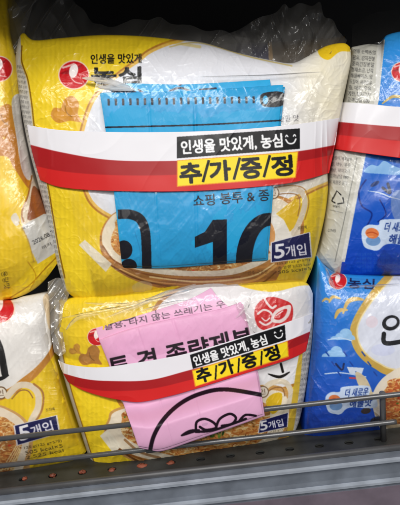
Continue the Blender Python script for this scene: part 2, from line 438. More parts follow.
# pot
A.poly([(121, 210), (107, 220), (100, 236), (102, 254), (113, 268), (136, 281), (170, 290), (210, 294), (250, 293), (272, 285), (284, 266), (298, 250), (304, 230), (300, 208), (280, 196), (240, 192), (160, 200)], lambda X, Y: np.array((190, 130, 66))/255.*(.72+.6*fbm(X/34, (Y+X*.05)/3.5, 3))[..., None])
A.poly([(121, 211), (108, 221), (102, 236), (105, 250), (118, 262), (142, 271), (180, 276), (228, 275.5), (256, 267), (276, 256), (297, 243), (300, 222), (290, 205), (260, 196), (160, 202)], (236, 222, 198))
for q, wd, cc in (([(103, 246), (116, 262), (145, 274), (190, 280), (240, 277)], 1.4, (140, 84, 36)), ([(112, 266), (140, 280), (185, 288), (235, 287)], 1.4, (110, 64, 28)), ([(150, 277), (200, 282), (250, 277), (274, 264)], 1.6, (244, 212, 150)), ([(120, 269), (150, 281), (190, 285)], 1.2, (226, 176, 106)), ([(225, 285), (255, 280), (276, 266)], 2.2, (224, 170, 92)), ([(240, 289), (262, 283), (276, 272)], 1.6, (120, 70, 32))):
    A.line(q, wd, cc, a=.85, taper=True)
    A.line(q, wd, cc, a=.9)
inner = A.mask([(124, 217), (115, 228), (111, 243), (119, 255), (142, 264.5), (180, 270.5), (225, 270), (252, 262), (268, 254), (282, 250), (288, 228), (272, 212), (200, 205)])
A.noodles(inner, box=(108, 205, 292, 275), n=1300)
A.poly([(262, 213), (276, 212), (288, 222), (292, 240), (288, 252), (272, 254), (266, 240), (262, 228)], (238, 232, 222))
A.ell(268, 233, 7, 13, (224, 158, 92), 10, clip=A.mask([(258, 200), (300, 200), (300, 260), (258, 260)], False))
A.poly([(276, 214), (296, 198), (303, 205), (298, 224), (290, 232), (284, 220)], (226, 186, 40), False)
A.line([(262, 196), (280, 190), (298, 190), (305, 200), (302, 216), (294, 234)], 5.5, (218, 204, 182))
A.line([(265, 199), (282, 194), (297, 195), (300, 204), (298, 216)], 1.2, (150, 104, 60), a=.8)
A.line([(264, 192), (284, 186), (303, 188), (309, 202), (305, 220)], 1.2, (170, 120, 60), a=.8)
A.ell(273, 193, 6.5, 6.5, (120, 90, 60)); A.ell(273, 193, 5.4, 5.4, (226, 214, 196)); A.text('인', 270, 196, 6, 6.2, (100, 70, 50), 5, .01)
A.poly([(79, 245), (85, 240), (112, 264), (106, 272)], (232, 222, 200), False)
A.poly([(132, 287), (142, 281), (152, 284), (150, 292), (138, 294)], (226, 216, 190), True, .45)
logo(A, 74, 75, 14.5); heart(A, 66, 112, 1.0, (206, 140, 44))
A.text('인생을 맛있게', 91, 64, 50.5, 9.5, (30, 28, 24), 1, .025)
A.text('농심', 92, 84, 49, 16, (16, 16, 20), 1, .05)
A.text('순한 맛', 279, 122, 20, 6.5, (90, 88, 96), 2, .0)
label5(A, [(272, 243), (309, 233), (311, 257), (272, 262)])
A.text('조리예', 298, 230, 9, 3.2, (60, 50, 20), 8, 0)
tiny(A, 277, 262, 33, 13, 3, 7, (60, 50, 20), .85, None, ('125 g(125 g×5개)', '총 열량 2,525 kcal', '505 kcal×5'))
A.text('원조 국물맛', 248, 275, 20, 4, (90, 56, 24), 3, 0, .8)
strip = [(19, 28), (13, 60), (16, 85), (20, 115), (27, 150), (36, 180), (44, 215), (52, 250), (58, 275), (64, 295), (67, 295), (64, 278), (58, 250), (52, 215), (47, 185), (41, 160), (34, 130), (31, 105), (27, 80), (21, 62), (21, 46)]
A.poly(strip, (196, 192, 184)); sm = A.mask(strip)
A.line([(22, 46), (22, 62), (28, 80), (32, 105), (35, 130), (42, 160), (48, 185), (53, 215), (59, 250), (65, 278)], 1.3, (130, 92, 24))
for yy in range(68, 285, 5):
    xx_ = np.interp(yy, [60, 85, 115, 150, 180, 215, 250, 275], [16, 18, 22, 30, 38, 46, 54, 60])
    A.text(random.choice(['면류 소맥', '정제수 염', '분말스프', '국내산', '영양성분', '나트륨']), xx_, yy, 8, 3.2, (50, 50, 52), -10, 0, .8, sm)
PA = Patch([(19, 37), (24, 33), (34, 40), (60, 38), (100, 35), (140, 36), (180, 40), (205, 43), (235, 52), (270, 60), (292, 63), (308, 56), (326, 46), (343, 43), (350, 47)],
           [(350, 47), (351, 60), (347, 82), (341, 110), (335, 140), (328, 166), (328, 190), (325, 215), (319, 242), (313, 266), (306, 283)],
           [(66, 291), (78, 299), (108, 305), (130, 302), (160, 295), (200, 291), (250, 289), (285, 286), (306, 283)],
           [(19, 37), (15, 60), (17, 85), (22, 115), (29, 150), (37, 180), (46, 215), (54, 250), (60, 275), (66, 291)])
GR = 'yellow noodle multipacks on the shelf'
pA = Pack('noodle_multipack', 'upper yellow noodle multipack with the blue gift packet tucked under its band', PA, A, 30, 0, 4, 5, 1.0, 1, group=GR, ribs=.06)

def band_art(x0, y0, x1, y1, wm, mr, wht_=(236, 234, 240)):
    B = Art(x0, y0, x1, y1, wht_)
    w1 = smooth_pts(wm, False); w2 = smooth_pts(mr, False)
    yb = np.interp(B.X, w1[:, 0], w1[:, 1]); yr = np.interp(B.X, w2[:, 0], w2[:, 1])
    m1 = np.clip((B.Y-yb)*1.6+.5, 0, 1)[..., None]; m2 = np.clip((B.Y-yr)*1.6+.5, 0, 1)[..., None]
    B.im = B.im*(1-m1)+m1*np.array((168, 34, 38))/255.; B.im = B.im*(1-m2)+m2*np.array((210, 42, 42))/255.
    return B
def smiley(B, x, y, s, ang, col=(245, 245, 248)):
    a = math.radians(ang)
    def p(u, v): return (x+s*(u*math.cos(a)-v*math.sin(a)), y-s*(u*math.sin(a)+v*math.cos(a)))
    B.line([p(-.5, .35), p(-.4, .5), p(-.28, .35)], s*.12, col); B.line([p(.28, .35), p(.4, .5), p(.5, .35)], s*.12, col)
    B.line([p(-.5, .05), p(-.3, -.28), p(0, -.38), p(.3, -.28), p(.5, .05)], s*.15, col)
BA = band_art(20, 105, 350, 205, [(20, 142), (60, 152), (110, 160), (170, 161), (230, 158), (300, 151), (350, 142)], [(20, 162), (60, 171), (110, 175), (170, 175), (230, 171), (300, 161), (350, 151)])
BA.poly([(177, 137), (300, 128.5), (300, 149), (177, 158.5)], (20, 20, 24), False)
BA.poly([(177, 160.5), (298.5, 151.5), (296, 178), (177, 187)], (236, 150, 40), False)
BA.poly([(178, 161), (297.5, 152.5), (295, 177), (178, 186)], (252, 222, 40), False)
BA.text('인생을 맛있게, 농심', 182, 155, 101, 14, (246, 246, 248), 4.2, .035)
smiley(BA, 291, 140, 10, 4)
for q_, x_, w_ in (('추', 181, 21), ('가', 211, 20), ('증', 242, 20), ('정', 273, 20)): BA.text(q_, x_, 183.8-(x_-181)*.08, w_, 19.5, (18, 16, 20), 4.6, .045)
for x_ in (203, 234, 264): BA.line([(x_, 184-(x_-181)*.08), (x_+6, 162-(x_-181)*.08)], 2.6, (18, 16, 20), sm=False, cap=False)
pBA = Patch([(27, 125), (60, 130), (110, 132), (170, 132), (230, 130), (290, 125), (339, 118)], [(339, 118), (335, 145), (329, 173)],
            [(40, 180), (60, 187), (100, 190.5), (170, 191.5), (230, 189), (290, 183), (329, 173)], [(27, 125), (32, 152), (40, 180)])
bow = lambda lo, hi: (lambda u, v: lo+(hi-lo)*np.clip((1-np.abs(2*u-1)**2.5), 0, 1))
pA.sheet('promo_band', pBA, BA, bow(3.8, 10), M_BAND, .7, 3, .35, .8, True, 45, extra=pA.pinch)

# blue gift packet
def gift(name, label, cat_label, pack, body, art, off, flap=None, fart=None, foff=None, seed=2):
    c = body.eb[100]; base = P(c[0], c[1], 0)
    t = bpy.data.objects.new(name, None); COL.objects.link(t); t.location = Vector(base); t.empty_display_size = .02
    t['label'] = label; t['category'] = cat_label
    crease = lambda u, v, X, Y: -.9*np.exp(-((v-.47-.02*np.sin(u*5))/.012)**2)-.7*np.exp(-((u-.52)/.010)**2)-.5*np.exp(-((u-.27)/.008)**2)+.5*np.sin(u*7+v*3)
    pack.sheet('folded_bag', body, art, off, M_GIFT, .9, seed, .4, 3, False, 30, .14, extra=crease, parent=t)
    mv = lambda q, dx, dy: [(a_+dx, b_+dy) for a_, b_ in q]
    pack.sheet('bag_layer', Patch(mv(body.T, 1.6, 2), mv(body.Rr, 1.8, 1.8), mv(body.B, 1.4, 1.8), mv(body.L, 1.2, 2)), art, lambda u, v: off(u, v)-2.0, M_GIFT, .7, seed+9, .6, 3, False, 18, .1, parent=t)
    if flap is not None: pack.sheet('fold_flap', flap, fart, foff, M_GIFT, .3, seed+2, .5, 2.0, False, 24, .1, parent=t)
    return t
BLU = (42, 160, 214)
G = Art(95, 70, 290, 275, BLU)
G.im *= (1-.08*(fbm(G.X/40, G.Y/40)-.5))[..., None]
for i in range(21):
    x = 107.5+i*7.25; y = 103-(i*.12)
    G.poly([(x, y-4), (x+2.3, y-4.1), (x+2.6, y+2.6), (x+.4, y+2.8)], (18, 22, 40), False)
G.line([(104, 127.5), (200, 125), (282, 120.5)], 1.6, (20, 24, 40))
G.poly([(262, 94), (283, 92.5), (283, 105.5), (263, 106)], (34, 32, 38)); G.ell(265, 100, 5, 6.3, (20, 20, 28)); G.ell(265.5, 100, 2.8, 4.4, (70, 170, 215))
G.text('쇼핑 봉투 & 종', 194, 207, 76, 11.5, (22, 28, 44), 4.8, .012)
G.poly([(227, 219.5), (227, 275), (213, 275), (213, 242), (195, 248), (195, 237), (205, 232), (213, 220)], (22, 24, 36), False)
G.ell(269, 262, 33, 49, (22, 24, 36)); G.ell(270, 264, 18, 38, BLU)
G.line([(118, 214.5), (130, 214.5), (140, 219), (145, 230), (146.5, 248), (147, 275)], 9.5, (18, 20, 32), cap=False)
G.ell(124, 250, 8.5, 9.5, (18, 20, 32)); G.ell(129, 266, 8, 7, (18, 20, 32))
G.line([(135, 232), (140, 250), (140, 262)], .6, (30, 120, 170), a=.6)
gb = Patch([(102, 97), (104, 92.5), (150, 92), (220, 89), (278, 85), (281, 86)], [(281, 86), (277, 125), (271, 180), (265, 258)],
           [(122, 264), (126, 266), (160, 266.5), (210, 263), (261, 259), (265, 258)], [(102, 97), (106, 125), (113, 180), (122, 264)])
GF = Art(95, 70, 290, 105, (48, 168, 222))
for q in ([(113, 91), (130, 92)], [(132, 90.5), (136, 93)], [(139, 90), (143, 93)], [(170, 91), (180, 88), (190, 91)], [(200, 90), (216, 88.6)]): GF.line(q, 2.2, (20, 30, 60), sm=len(q) > 2)
GF.line([(170, 82), (176, 80), (180, 84)], 4, (30, 40, 80))
gf = Patch([(110, 87), (128, 83.5), (180, 84.5), (230, 82), (270, 79.5)], [(270, 79.5), (272, 94)], [(112, 98), (200, 96), (272, 94)], [(110, 87), (112, 98)])
gift('bag_packet', 'bright blue folded shopping bag packet with a large 10 under the upper band', 'bag packet', pA, gb, G, lambda u, v: 4+3*np.sqrt(np.clip((1-np.abs(2*u-1)**8)*(1-np.abs(2*v-1)**10), 0, 1))+.8*np.cos(v*9), gf, GF, lambda u, v: 2.4+0*u)
# clear overwrap round the gift and the face of pack A
pA.sheet('clear_film', Patch([(97, 79), (130, 77), (200, 76), (270, 74.5), (322, 72)], [(322, 72), (318, 100), (312, 124)], [(88, 130), (150, 131), (230, 129), (312, 124)], [(97, 79), (91, 105), (88, 130)]),
         None, lambda u, v: 8.5-4*v**2, M_FILM, 1.2, 9, .8, 0, False, 30, .45)
pA.sheet('clear_film', Patch([(68, 190), (150, 191.5), (230, 189), (325, 176)], [(325, 176), (318, 240), (304, 280)], [(95, 296), (150, 292), (230, 286), (304, 280)], [(68, 190), (80, 240), (95, 296)]),
         None, lambda u, v: 8.5-3*v, M_FILM, 1.2, 12, .8, 0, False, 30, .5)
def ff(pts, wd, pack, off, amp=.8, name='film_fold', mat=None, seed=3):
    p = smooth_pts(pts, False, 10); n = len(p)
    d = np.gradient(p, axis=0); L = np.hypot(d[:, 0], d[:, 1])+1e-9; nr = np.stack([-d[:, 1]/L, d[:, 0]/L], 1)
    tp = np.sin(np.linspace(.05, math.pi-.05, n))**.7
    v = np.linspace(-1, 1, 15)
    X = p[:, 0][:, None]+nr[:, 0][:, None]*v[None]*wd/2*tp[:, None]; Y = p[:, 1][:, None]+nr[:, 1][:, None]*v[None]*wd/2*tp[:, None]
    z = pack.z(X, Y)+off+.8*np.cos(v*1.5)[None]*tp[:, None]+(ridge(X/6+seed, Y/6, 2)-.4)*amp
    return grid(name, P(X, Y, z), None, mat or M_FILM3, pack.root)
ff([(82, 78), (100, 80), (118, 84), (136, 90)], 6, pA, 8.5, 1.4)
ff([(98, 87), (112, 88), (134, 90)], 5, pA, 9.5, 1.2, seed=8)

# crumpled clear overwrap rising behind the top of pack A
def crumple(name, patch, pack, z0, z1, amp, mat, seed=1, fr=12.):
    w = np.ptp(patch.et[:, 0]); h = max(np.ptp(patch.el[:, 1]), np.ptp(patch.er[:, 1]))
    X, Y, u, v = patch.grid(int(w/.7)+3, int(h/.7)+3)
    a1, b1 = rot(X+seed*50, Y, 35); a2, b2 = rot(X, Y+seed*50, -28)
    z = z0+(z1-z0)*v+amp*(ridge(a1/fr, b1/(fr*5), 1, 2)+.6*ridge(a2/(fr*1.4), b2/(fr*4), 1, 2)+2.5*fbm(X/30, Y/30, 2)-1.5)
    return grid(name, P(X, Y, z), None, mat, pack.root)
crumple('film_end', Patch([(14, -14), (40, -16), (60, -12), (70, -4), (76, 4), (84, 10), (92, 22), (100, 24), (112, 27), (126, 22), (134, 19), (148, 20), (160, 17), (172, 24), (190, 25), (206, 31), (222, 30), (236, 36), (250, 38)], [(250, 38), (254, 60)], [(20, 42), (60, 45), (116, 42), (180, 46), (254, 60)], [(14, -14), (12, 10), (20, 42)]), pA, -70, -34, 9, M_FILM2, 1, 9.)
crumple('film_end', Patch([(205, 46), (222, 36), (240, 29), (258, 18), (275, 13), (284, 4), (290, 8), (300, 3), (312, 6), (320, 2), (324, 16), (333, 20), (338, 30), (347, 40)], [(347, 40), (344, 48)], [(232, 56), (290, 68), (344, 56)], [(205, 46), (232, 56)]), pA, -80, -34, 14, M_FILM2, 3, 7.)

# ------------------------------------------------------------------ PACK B : lower yellow multipack
B = Art(40, 270, 330, 485, YEL)
wb = [(150, 322), (165, 300), (200, 284), (270, 276), (322, 276), (325, 340), (312, 372), (290, 385), (262, 392), (200, 412), (150, 418), (122, 402), (118, 372), (128, 345)]
cw = np.array(wb).mean(0)
B.poly([tuple(np.array(p)+(np.array(p)-cw)/np.linalg.norm(np.array(p)-cw)*4) for p in wb], (188, 128, 52))
ribs_yellow(B)
B.poly(wb, (232, 230, 232))
B.poly([(238, 284), (275, 276), (318, 272), (322, 284), (300, 286), (270, 292)], (240, 206, 60))
B.poly([(118, 408), (108, 420), (104, 434), (112, 448), (135, 462), (175, 474), (230, 474), (275, 460), (292, 430), (294, 400), (270, 385), (180, 395)], (200, 150, 84))
B.poly([(120, 410), (110, 421), (107, 434), (116, 446), (140, 457), (180, 464), (230, 460), (270, 446), (286, 424), (288, 400), (268, 390), (180, 398)], (234, 220, 196))
for q, wd, cc in (([(106, 430), (118, 448), (148, 461), (190, 468)], 2, (150, 92, 40)), ([(112, 444), (140, 462), (180, 472)], 2, (110, 66, 30)), ([(200, 466), (240, 460), (270, 450)], 2.4, (150, 84, 34)), ([(125, 440), (140, 452), (160, 458)], 2.5, (170, 130, 90))): B.line(q, wd, cc)
ib = B.mask([(130, 410), (122, 420), (124, 436), (148, 449), (185, 457), (230, 453), (262, 440), (270, 420), (262, 402), (200, 398)])
B.noodles(ib, box=(118, 396, 272, 460), n=1300, seed=4)
for i in range(14): B.ell(218+random.uniform(-14, 14), 434+random.uniform(-4, 4), 2.4, 1.1, random.choice([(70, 110, 40), (120, 150, 60), (50, 80, 30)]), random.uniform(0, 180))
B.line([(258, 396), (270, 384), (284, 382), (291, 392), (288, 406), (280, 416)], 5.5, (222, 208, 184))
B.line([(261, 399), (272, 389), (282, 388), (285, 396)], 1.2, (150, 104, 60)); B.poly([(266, 402), (273, 394), (282, 394), (280, 408), (272, 414)], (222, 182, 36))
B.ell(263, 392, 6, 6, (120, 90, 60)); B.ell(263, 392, 5, 5, (226, 214, 196)); B.text('인', 260.4, 395, 5.4, 5.6, (100, 70, 50), 8, .01)
B.poly([(100, 436), (107, 430), (122, 446), (114, 454)], (232, 222, 200), False)
label5(B, [(261, 421), (288, 413), (287, 427), (259, 433)])
tiny(B, 262, 433, 26, 7, 2, 15, (60, 50, 20), .8, None, ('125 g(125 g×5개)', '505 kcal×5'))
logo(B, 97, 337, 9); heart(B, 90, 357, .75, (176, 122, 60)); heart(B, 75, 350, .4, (206, 150, 60))
# red round seal with pepper-and-leaf swirl
B.poly([(262, 300), (272, 297), (284, 300), (292, 305), (293, 316), (289, 325), (277, 330), (263, 330), (256, 323), (255, 309)], (205, 34, 38))
W_ = (240, 226, 224)
B.poly([(271, 321), (275, 311), (285, 306), (291, 306), (289, 316), (281, 323)], W_); B.poly([(274, 318), (279, 312), (287, 309), (285, 316), (279, 320)], (205, 34, 38))
B.line([(258, 314), (264, 310), (271, 313), (273, 320), (266, 325), (260, 322)], 2, W_); B.line([(262, 318), (266, 321), (270, 318)], 1.2, W_)
B.line([(264, 297), (267, 303), (272, 308), (276, 306)], 2.2, W_); B.line([(276, 316), (283, 311)], 1, W_)
B.line([(268, 374), (280, 377), (290, 372)], 3, (30, 26, 24), taper=True); B.line([(281, 364), (283, 372)], 2.6, (30, 26, 24))
rs = [(304, 290), (302, 330), (300, 360), (296, 395), (290, 445), (305, 445), (312, 395), (318, 340), (322, 290)]
B.poly([(296, 372), (300, 350), (302, 332), (320, 332), (312, 395), (300, 440), (287, 440), (292, 400)], (210, 176, 60)); rs_ = [(305, 325), (303, 350), (300, 385), (296, 415), (294, 440), (312, 440), (316, 325)]
B.poly(rs_, (188, 184, 176)); rm = B.mask(rs_)
for yy in range(332, 430, 5): B.text(random.choice(['영양정보', '국내산', '면류', '나트륨', '탄수화물']), np.interp(yy, [330, 380, 430], [304, 300, 296]), yy, 9, 3, (60, 60, 60), 12, 0, .7, rm)
ls = [(50, 298), (52, 330), (58, 362), (66, 392), (78, 430), (92, 472), (97, 472), (84, 430), (72, 392), (64, 360), (59, 330), (60, 300)]
B.poly(ls, (176, 172, 164)); B.line(ls[6:], 1, (140, 100, 30))
PB = Patch([(54, 300), (62, 300), (80, 296), (110, 290), (150, 284), (200, 280), (260, 278), (296, 279), (308, 284), (313, 294)],
           [(313, 294), (313, 330), (310, 360), (305, 395), (299, 422), (292, 438)],
           [(93, 468), (105, 471), (130, 467), (160, 463), (200, 456), (250, 447), (292, 438)],
           [(54, 300), (54, 330), (60, 362), (68, 392), (80, 430), (88, 455), (93, 468)])
pB = Pack('noodle_multipack', 'lower yellow noodle multipack with the pink packet tucked under its slanting band', PB, B, 26, -2, 4, 5, 1.0, 3, group=GR, ribs=.06)
pB_t = pB
BB = band_art(45, 300, 325, 420, [(45, 368), (62, 373), (85, 379), (110, 381), (150, 380), (190, 370), (240, 357), (287, 341), (325, 325)], [(45, 374), (62, 381), (85, 388), (110, 391), (150, 389), (190, 380), (240, 367), (287, 350), (325, 333)])
BB.poly([(190, 355), (285, 325), (286, 340), (193, 369)], (20, 20, 24), False)
BB.poly([(192, 370.5), (288, 341), (289, 357), (195, 387)], (236, 150, 40), False)
BB.poly([(193, 371.3), (287, 342), (288, 356), (196, 386)], (252, 222, 40), False)
BB.text('인생을 맛있게, 농심', 195.5, 367, 76, 10.5, (246, 246, 248), 17.2, .035)
smiley(BB, 279, 335, 8, 17)
for i_, q_ in enumerate('추가증정'):
    x_ = 199+i_*22.8; y_ = 383.8-i_*7.1
    BB.text(q_, x_, y_, 14.2, 14, (18, 16, 20), 17.2, .045)
    if i_ < 3: BB.line([(x_+16.6, y_-4.0), (x_+17.4, y_-18.5)], 1.7, (18, 16, 20), sm=False, cap=False)
pBB = Patch([(58, 360), (70, 365), (100, 367.5), (135, 363), (165, 358), (191, 352.5), (240, 338), (285, 323), (313, 313)], [(313, 313), (310, 332), (306, 351)],
            [(68, 382), (80, 389), (97, 395), (117, 399.5), (140, 402), (170, 396), (195, 389), (240, 375), (290, 359), (306, 351)], [(58, 360), (62, 371), (68, 382)])
pB.sheet('promo_band', pBB, BB, bow(3.8, 11), M_BAND, .9, 5, .35, .8, True, 40, extra=pB.pinch)

PNK = (234, 176, 212)
Pk = Art(85, 280, 275, 460, PNK); Pk.im *= (1-.06*(fbm(Pk.X/30, Pk.Y/30)-.5))[..., None]
INK = (38, 26, 36)
Pk.text('투 겸 종량제봉', 112, 379, 146, 21, INK, 12.5, .03)
Pk.line([(150, 452), (154, 436), (164, 419), (180, 404), (200, 394), (225, 389.5), (262, 395)], 4.2, INK)
Pk.line([(181, 436), (190, 432), (200, 430)], 4.2, INK, taper=True)
Pk.line([(196, 430), (197, 422), (205, 419), (214, 423), (216, 428), (206, 430), (200, 427)], 2.6, INK)
Pk.line([(216, 428), (220, 419), (230, 414), (236, 418), (232, 424), (222, 426)], 2.6, INK)
Pk.line([(196, 432), (215, 430), (246, 419)], 2.6, INK); Pk.line([(240, 420), (246, 415), (256, 416)], 2.4, INK)
Pk.ell(205, 424.5, 3.2, 1.6, (210, 160, 195), 15)
pk = Patch([(99, 340), (130, 329), (175, 318), (220, 309), (241, 302)], [(241, 302), (249, 335), (257, 375), (263, 414)],
           [(138, 446), (148, 448), (162, 449), (195, 438), (230, 426), (263, 414)], [(99, 340), (109, 365), (123, 403), (138, 446)])
PF = Art(85, 275, 275, 350, (236, 182, 216))
PF.text('활용, 타지 않는 쓰레기는 우리', 105, 331, 132, 7.5, (44, 32, 44), 11, .008, .85)
PF.line([(155, 307), (157, 318)], .8, (60, 40, 60)); PF.line([(110, 325), (118, 321), (128, 320), (135, 317)], 1.3, (44, 32, 44), a=.8)
pf = Patch([(96, 328), (120, 321), (160, 309), (190, 299), (211, 288)], [(211, 288), (219, 298), (232, 310)], [(101, 344), (160, 330), (232, 312)], [(96, 328), (98, 336), (101, 344)])
gift('bag_packet', 'pink folded shopping bag packet with black lettering, lower edge hanging over the wire rail', 'bag packet', pB, pk, Pk,
     lambda u, v: 4+3*np.sqrt(np.clip((1-np.abs(2*u-1)**8)*(1-np.abs(2*v-1)**10), 0, 1))+26*(lambda q: q*q*(3-2*q))(np.clip((v-.61)/.22, 0, 1)), pf, PF, lambda u, v: 2.2+0*u, 6)
pB.sheet('clear_film', Patch([(64, 305), (110, 300), (160, 291), (230, 286), (306, 284)], [(306, 284), (310, 300), (308, 313)], [(62, 355), (120, 362), (200, 344), (308, 313)], [(64, 305), (60, 330), (62, 355)]),
         None, lambda u, v: 11-4*v, M_FILM, 1.0, 19, .8, 0, False, 30, .4)
ff([(62, 318), (95, 312), (130, 306), (170, 296), (200, 287)], 4, pB, 12, 1.4, mat=M_FILM2)
ff([(235, 300), (243, 312), (252, 322), (256, 334)], 9, pB, 8, 2.2, mat=M_FILM2)
for q_, w_ in (([(105, 318), (140, 305), (168, 292), (190, 290)], 4), ([(84, 303), (130, 304), (172, 292), (196, 284)], 4), ([(66, 330), (78, 318), (100, 314)], 4), ([(138, 312), (170, 303), (198, 300)], 3), ([(236, 318), (246, 308), (250, 298)], 4)):
    ff(q_, w_, pB, 11, 1.2, mat=M_GLINT, seed=w_*7)
for q_, w_ in (([(200, 77), (260, 76), (322, 72)], 2.4),):
    ff(q_, w_, pA, 7.5, 1.0, mat=M_GLINT, seed=w_*5)
crumple('film_end', Patch([(48, 282), (60, 278), (70, 292)], [(70, 292), (62, 320), (66, 352)], [(54, 352), (60, 356), (66, 352)], [(48, 282), (48, 310), (54, 352)]), pB, -30, -12, 5, film_mat('grey_crumpled_film', .4, .5, .2, 70, 1.0), 6, 7.)

# ------------------------------------------------------------------ PACK C : upper left
C = Art(-80, -20, 75, 320, (240, 204, 42)); ribs_yellow(C)
logo(C, -1, 69, 13); heart(C, 2, 120, 1.0, (204, 138, 42))
C.poly([(-80, 130), (-40, 118), (2, 128), (14, 128), (20, 150), (26, 175), (34, 186), (28, 188), (14, 168), (4, 156), (-30, 162), (-80, 160)], (196, 128, 42))
C.poly([(12, 100), (26, 100), (36, 160), (30, 180), (22, 170), (17, 140)], (214, 208, 200))
C.ell(4, 138, 1.2, 1.2, (240, 190, 60))
C.poly([(34, 172), (48, 196), (60, 226), (42, 224), (24, 226), (21, 214), (27, 198), (31, 184)], (228, 212, 188))
C.poly([(34, 186), (46, 202), (56, 224), (40, 218), (28, 220), (30, 204)], (150, 84, 40)); C.line([(32, 176), (28, 196), (22, 212), (24, 222)], 1.5, (170, 110, 50))
C.poly([(22, 226), (44, 214), (60, 214), (60, 250), (38, 264), (32, 252)], (206, 204, 200), False)
C.text('2026.08.27', 34, 245, 26, 4.4, (30, 30, 36), 28, .01); C.text('까지', 43, 250, 10, 3.6, (30, 30, 36), 28, .01); C.text('소비기한', 22, 231, 9, 2.6, (60, 60, 66), 28, 0)
C.poly([(11, 218), (16, 213), (20, 222), (16, 226)], (222, 214, 200)); C.line([(19, 222), (28, 240), (34, 262)], 1, (190, 150, 60))
C.text('용량맛', 1, 272, 18, 6, (60, 48, 16), -78, 0, .85)
C.line([(10, 298), (30, 285), (46, 268), (58, 256)], 1.2, (180, 130, 20)); C.line([(28, 262), (36, 276), (30, 290)], 1.0, (190, 140, 20))
PC = Patch([(-75, -16), (-30, -14), (6, -12)], [(6, -12), (10, 30), (17, 62), (20, 95), (23, 126), (28, 150), (34, 178), (44, 204), (53, 230), (60, 256), (58, 262)],
           [(-75, 306), (-20, 303), (12, 299), (30, 292), (45, 280), (58, 262)], [(-75, -16), (-80, 150), (-75, 306)])
pC = Pack('noodle_multipack', 'yellow noodle multipack at the upper left edge with a printed date stamp', PC, C, 30, -6, 4, 5, 1.2, 5, group=GR, ribs=.06)
pC.sheet('clear_film', Patch([(-60, 0), (-20, 0), (2, 4)], [(2, 4), (14, 100), (26, 180), (46, 250)], [(-60, 290), (0, 292), (46, 250)], [(-60, 0), (-70, 150), (-60, 290)]), None, 3, M_FILM, .8, 21, .9, 0, False, 30, .5)
crumple('film_end', Patch([(6, -5), (20, -8), (34, 2)], [(34, 2), (22, 40), (18, 52)], [(6, 50), (12, 54), (18, 52)], [(6, -5), (8, 20), (6, 50)]), pC, -45, -30, 6, M_FILM2, 8, 8.)

# ------------------------------------------------------------------ PACK D : lower left
Dm = Art(-80, 280, 100, 490, (240, 204, 40)); ribs_yellow(Dm)
Dm.poly([(-80, 280), (60, 280), (62, 320), (57, 348), (46, 366), (28, 384), (-4, 402), (-80, 410)], (196, 134, 56)); Dm.poly([(-80, 270), (58, 270), (56, 320), (52, 345), (42, 361), (24, 377), (-6, 394), (-80, 400)], (230, 226, 222))
Dm.poly([(44, 296), (60, 290), (56, 320), (50, 330), (46, 315)], (214, 180, 130), a=.6)
logo(Dm, -1, 309, 15)
Dm.line([(-3, 341), (1, 352), (5, 374)], 7, (20, 16, 18)); Dm.line([(-12, 380), (0, 379), (9, 375)], 4, (20, 16, 18), taper=True)
Dm.ell(1, 393, 6.5, 6.5, (110, 80, 50)); Dm.ell(1, 393, 5.3, 5.3, (230, 220, 204)); Dm.text('인', -1.8, 396.4, 5.8, 6, (90, 60, 40), 8, .01)
Dm.line([(8, 396), (18, 386), (30, 386), (38, 394), (38, 408), (32, 420), (28, 432)], 6.5, (226, 212, 190)); Dm.line([(34, 384), (43, 393), (42, 410), (34, 424)], 2, (170, 118, 60)); Dm.line([(12, 399), (20, 391), (28, 391), (33, 398)], 1.2, (150, 104, 60))
Dm.poly([(-80, 400), (-10, 404), (10, 409), (26, 420), (33, 436), (30, 458), (18, 478), (-80, 480)], (206, 160, 100)); Dm.poly([(-80, 402), (-10, 406), (9, 411), (23, 421), (29, 436), (26, 456), (10, 478), (-80, 480)], (236, 222, 200))
idm = Dm.mask([(-80, 414), (-6, 416), (10, 421), (19, 430), (22, 445), (16, 462), (0, 480), (-80, 480)]); Dm.noodles(idm, box=(-30, 412, 26, 480), n=500, seed=8)
for i in range(5): Dm.line([(2+i*3, 470), (20, 440+i*3)], .9, (246, 220, 160), sm=False)
label5(Dm, [(15, 426), (56, 416), (59, 433), (18, 445)])
Dm.text('조리예', 46, 412, 9, 3.2, (60, 50, 20), 10, 0); tiny(Dm, 24, 446, 38, 15, 3, 11, (50, 42, 16), .9, None, ('125 g(125 g×5개)', '505 kcal×5', '2,525 kcal'))
PD = Patch([(-75, 286), (0, 300), (25, 296), (46, 293), (50, 300)], [(50, 300), (52, 340), (60, 375), (71, 410), (80, 435), (86, 452)],
           [(-75, 482), (0, 474), (45, 467), (76, 460), (86, 452)], [(-75, 286), (-80, 400), (-75, 482)])
pD = Pack('noodle_multipack', 'white and yellow noodle multipack at the lower left behind the wire rail', PD, Dm, 26, -2, 4, 5, 1.0, 7, group=GR, ribs=.06)
pD.sheet('clear_film', Patch([(-60, 298), (0, 302), (46, 298)], [(46, 298), (52, 350), (78, 445)], [(-60, 470), (0, 468), (78, 445)], [(-60, 298), (-70, 400), (-60, 470)]), None, 3, M_FILM, .8, 23, .9, 0, False, 30, .6)

